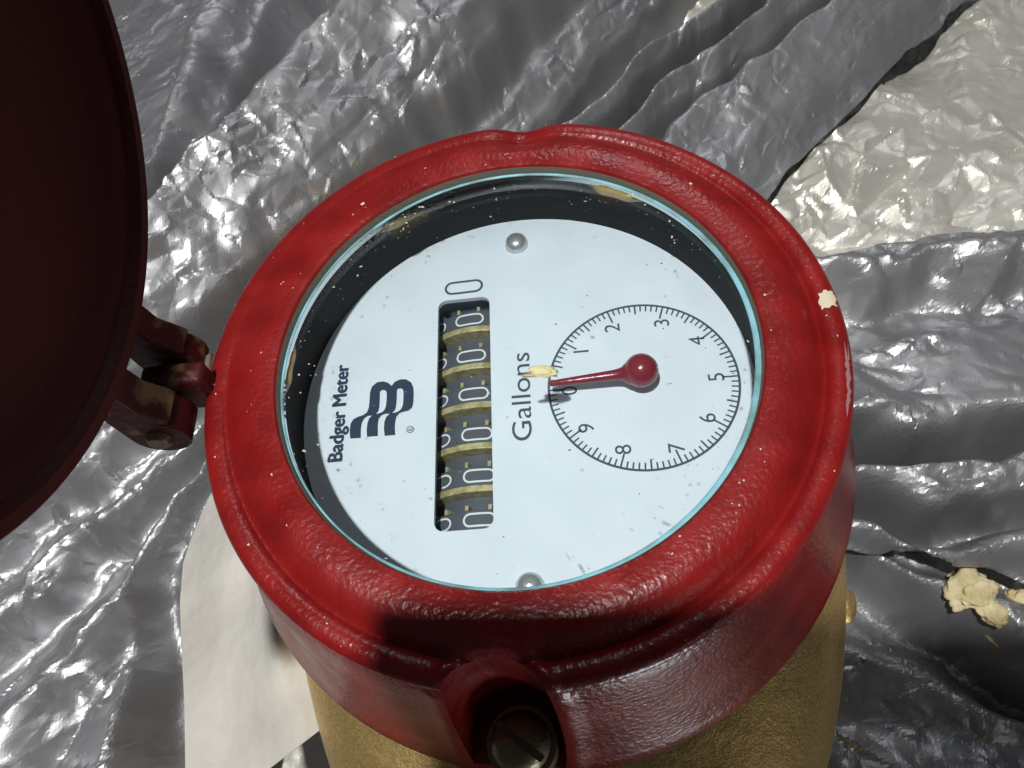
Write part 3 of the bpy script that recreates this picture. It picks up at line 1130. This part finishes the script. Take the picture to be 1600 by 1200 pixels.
part(recalc(obj('sealant_bead', *tube(pth, [0.015, 0.032, 0.038, 0.036, 0.03, 0.024, 0.02, 0.01], 10), M['cream'])))

# ------------------------------------------------------------------ loose things
# paper tag hanging under the bezel, edge traced on its own sheet
G = {}
E0 = [(352, 730), (320, 790), (297, 845), (286, 880), (281, 940), (283, 1000), (288, 1100), (291, 1300)]
E1 = [(470, 760), (480, 830), (495, 900), (510, 960), (520, 1010), (522, 1050), (515, 1100), (506, 1136)]
ni, nj = 60, 40
V, F = [], []


def lerp_poly(P, t):
    x = t * (len(P) - 1)
    i = min(int(x), len(P) - 2)
    f = x - i
    return P[i][0] * (1 - f) + P[i + 1][0] * f, P[i][1] * (1 - f) + P[i + 1][1] * f


for side in (0, 1):
    for i in range(ni + 1):
        t = i / ni
        a, b_ = lerp_poly(E0, t), lerp_poly(E1, t)
        for j in range(nj + 1):
            s = j / nj
            uu, vv = a[0] + (b_[0] - a[0]) * s, a[1] + (b_[1] - a[1]) * s
            z = -2.95 + 0.55 * s + 0.28 * math.sin(2.2 * s + 1.5 * t) + 0.12 * math.sin(7 * s - 4 * t) * t + 0.26 * math.exp(-((s - 0.62) / 0.09) ** 2 - ((t - 0.60) / 0.14) ** 2) - 0.2 * math.exp(-((s - 0.45 + 0.3 * (t - 0.4)) / 0.12) ** 2 - ((t - 0.42) / 0.2) ** 2)
            w_ = px2w(uu, vv, z)
            V.append((w_[0], w_[1], w_[2] - 0.015 * side))
nn = (ni + 1) * (nj + 1)
for i in range(ni):
    for j in range(nj):
        k = i * (nj + 1) + j
        F.append((k, k + 1, k + nj + 2, k + nj + 1))
        F.append((nn + k, nn + k + nj + 1, nn + k + nj + 2, nn + k + 1))
for i in range(ni):
    for j in (0, nj):
        k, k2 = i * (nj + 1) + j, (i + 1) * (nj + 1) + j
        F.append((k, k2, nn + k2, nn + k))
for j in range(nj):
    for i in (0, ni):
        k = i * (nj + 1) + j
        F.append((k, k + 1, nn + k + 1, nn + k))
tag(recalc(obj('paper_tag', V, F, M['paper'], angle=60)), 'curled cream paper sheet tucked under the red bezel at lower left', 'paper')


# crumbs
def lump(name, c, r, mt, label, cat, seed, group=None, sub=3, rough=0.35, rot=0.0):
    bm = bmesh.new()
    bmesh.ops.create_icosphere(bm, subdivisions=sub, radius=1)
    P = np.array([v.co[:] for v in bm.verts])
    n = vnoise(P[:, 0] * 1.7 + P[:, 2], P[:, 1] * 1.7 - P[:, 2], seed) * rough + vnoise(P[:, 0] * 4 + P[:, 2] * 3, P[:, 1] * 4 + 2 * P[:, 2], seed + 3) * rough * 0.45
    cr, sr = math.cos(rot), math.sin(rot)
    for vv, k in zip(bm.verts, n):
        q = vv.co * (1 + k)
        x, y, z = q.x * r[0], q.y * r[1], q.z * r[2]
        vv.co = Vector((c[0] + x * cr - y * sr, c[1] + x * sr + y * cr, c[2] + z)) * U
    me_ = bpy.data.meshes.new(name)
    bm.to_mesh(me_)
    bm.free()
    me_.shade_smooth()
    me_.materials.append(mt)
    o = bpy.data.objects.new(name, me_)
    COL.objects.link(o)
    if label:
        tag(o, label, cat, group)
    return o


c = px2w(849, 581, 0.885)
lump('crumb', (c[0], c[1], 0.885), (0.135, 0.055, 0.035), M['crumb'], 'pale yellow crumb lying on the glass beside the printed word', 'crumb', 3, rough=0.5, rot=0.05)
FG = 'yellow foam scraps on the plastic at right'
bpy.context.view_layer.update()
for (uu, vv, r, rt, sd, lab) in ((1512, 928, (0.30, 0.22, 0.10), 0.5, 5, 'largest yellow foam scrap among the dark plastic folds at right'),
                                 (1548, 952, (0.17, 0.21, 0.08), 0.2, 6, 'yellow foam scrap touching the lower right of the largest scrap'),
                                 (1492, 902, (0.13, 0.09, 0.06), 0.9, 7, 'small yellow foam scrap at the upper left of the largest scrap'),
                                 (1590, 936, (0.20, 0.12, 0.08), 0.1, 8, 'yellow foam scrap nearest the right edge of the picture'),
                                 (1556, 1000, (0.22, 0.06, 0.05), -0.8, 12, 'thin yellow foam sliver lowest of the foam scraps')):
    c = rest_on(uu, vv)
    lump('foam_scrap', (c[0], c[1], c[2] + r[2] * 0.3), r, M['foam'], lab, 'foam scrap', sd, FG, 4, 0.4, rt)

# dust on the glass: too many to count
V, F = [], []
for k in range(200):
    a = rnd.uniform(0, 2 * PI)
    r = 2.28 * math.sqrt(rnd.random()) if rnd.random() < 0.30 else rnd.uniform(1.95, 2.3)
    s = 0.003 + 0.009 * rnd.random() ** 4
    l = s * (rnd.uniform(1, 2.2) if rnd.random() < 0.93 else rnd.uniform(3, 6))
    s = min(s, 0.007) if l > 3 * s else s
    t = rnd.uniform(0, PI)
    b = len(V)
    x, y = r * math.cos(a), r * math.sin(a)
    for (dx, dy, dz) in ((-l, -s * .7, 0), (l, -s, 0), (l * .8, s, 0), (-l, s, 0), (0, 0, s * 1.2)):
        V.append((x + dx * math.cos(t) - dy * math.sin(t), y + dx * math.sin(t) + dy * math.cos(t), 0.8585 + dz))
    F += [(b, b + 1, b + 4), (b + 1, b + 2, b + 4), (b + 2, b + 3, b + 4), (b + 3, b, b + 4)]
d = obj('dust', V, F, M['dust'], smooth=False)
tag(d, 'pale dust specks scattered over the cover glass', 'dust', kind='stuff')
V, F = [], []
for k in range(55):
    a = rnd.uniform(0, 2 * PI)
    r = 2.3 * math.sqrt(rnd.random())
    s = 0.003 + 0.006 * rnd.random() ** 3
    l = s * rnd.uniform(1, 2)
    t = rnd.uniform(0, PI)
    b = len(V)
    x, y = r * math.cos(a), r * math.sin(a)
    for (dx, dy, dz) in ((-l, -s * .7, 0), (l, -s, 0), (l * .8, s, 0), (-l, s, 0), (0, 0, s * 1.2)):
        V.append((x + dx * math.cos(t) - dy * math.sin(t), y + dx * math.sin(t) + dy * math.cos(t), 0.8585 + dz))
    F += [(b, b + 1, b + 4), (b + 1, b + 2, b + 4), (b + 2, b + 3, b + 4), (b + 3, b, b + 4)]
d = obj('grit', V, F, M['grit'], smooth=False)
tag(d, 'dark grit specks on the cover glass over the dial', 'grit', kind='stuff')

# the phone that takes the picture: it stands just behind the lens and shades the front of the bezel
ex, ey, ez = Vector(ROT[0]), Vector(ROT[1]), Vector(ROT[2])
V, F = box(-2.56, 6.6, -3.4, 0.66, 0.10, 0.60)
V = [tuple(Vector(CAM) + ex * x + ey * y + ez * z) for x, y, z in V]
o = recalc(obj('phone', V, F, M['phone'], angle=40))
bevel(o, 0.12, 3)
tag(o, 'black phone held above the meter, outside the frame', 'phone')
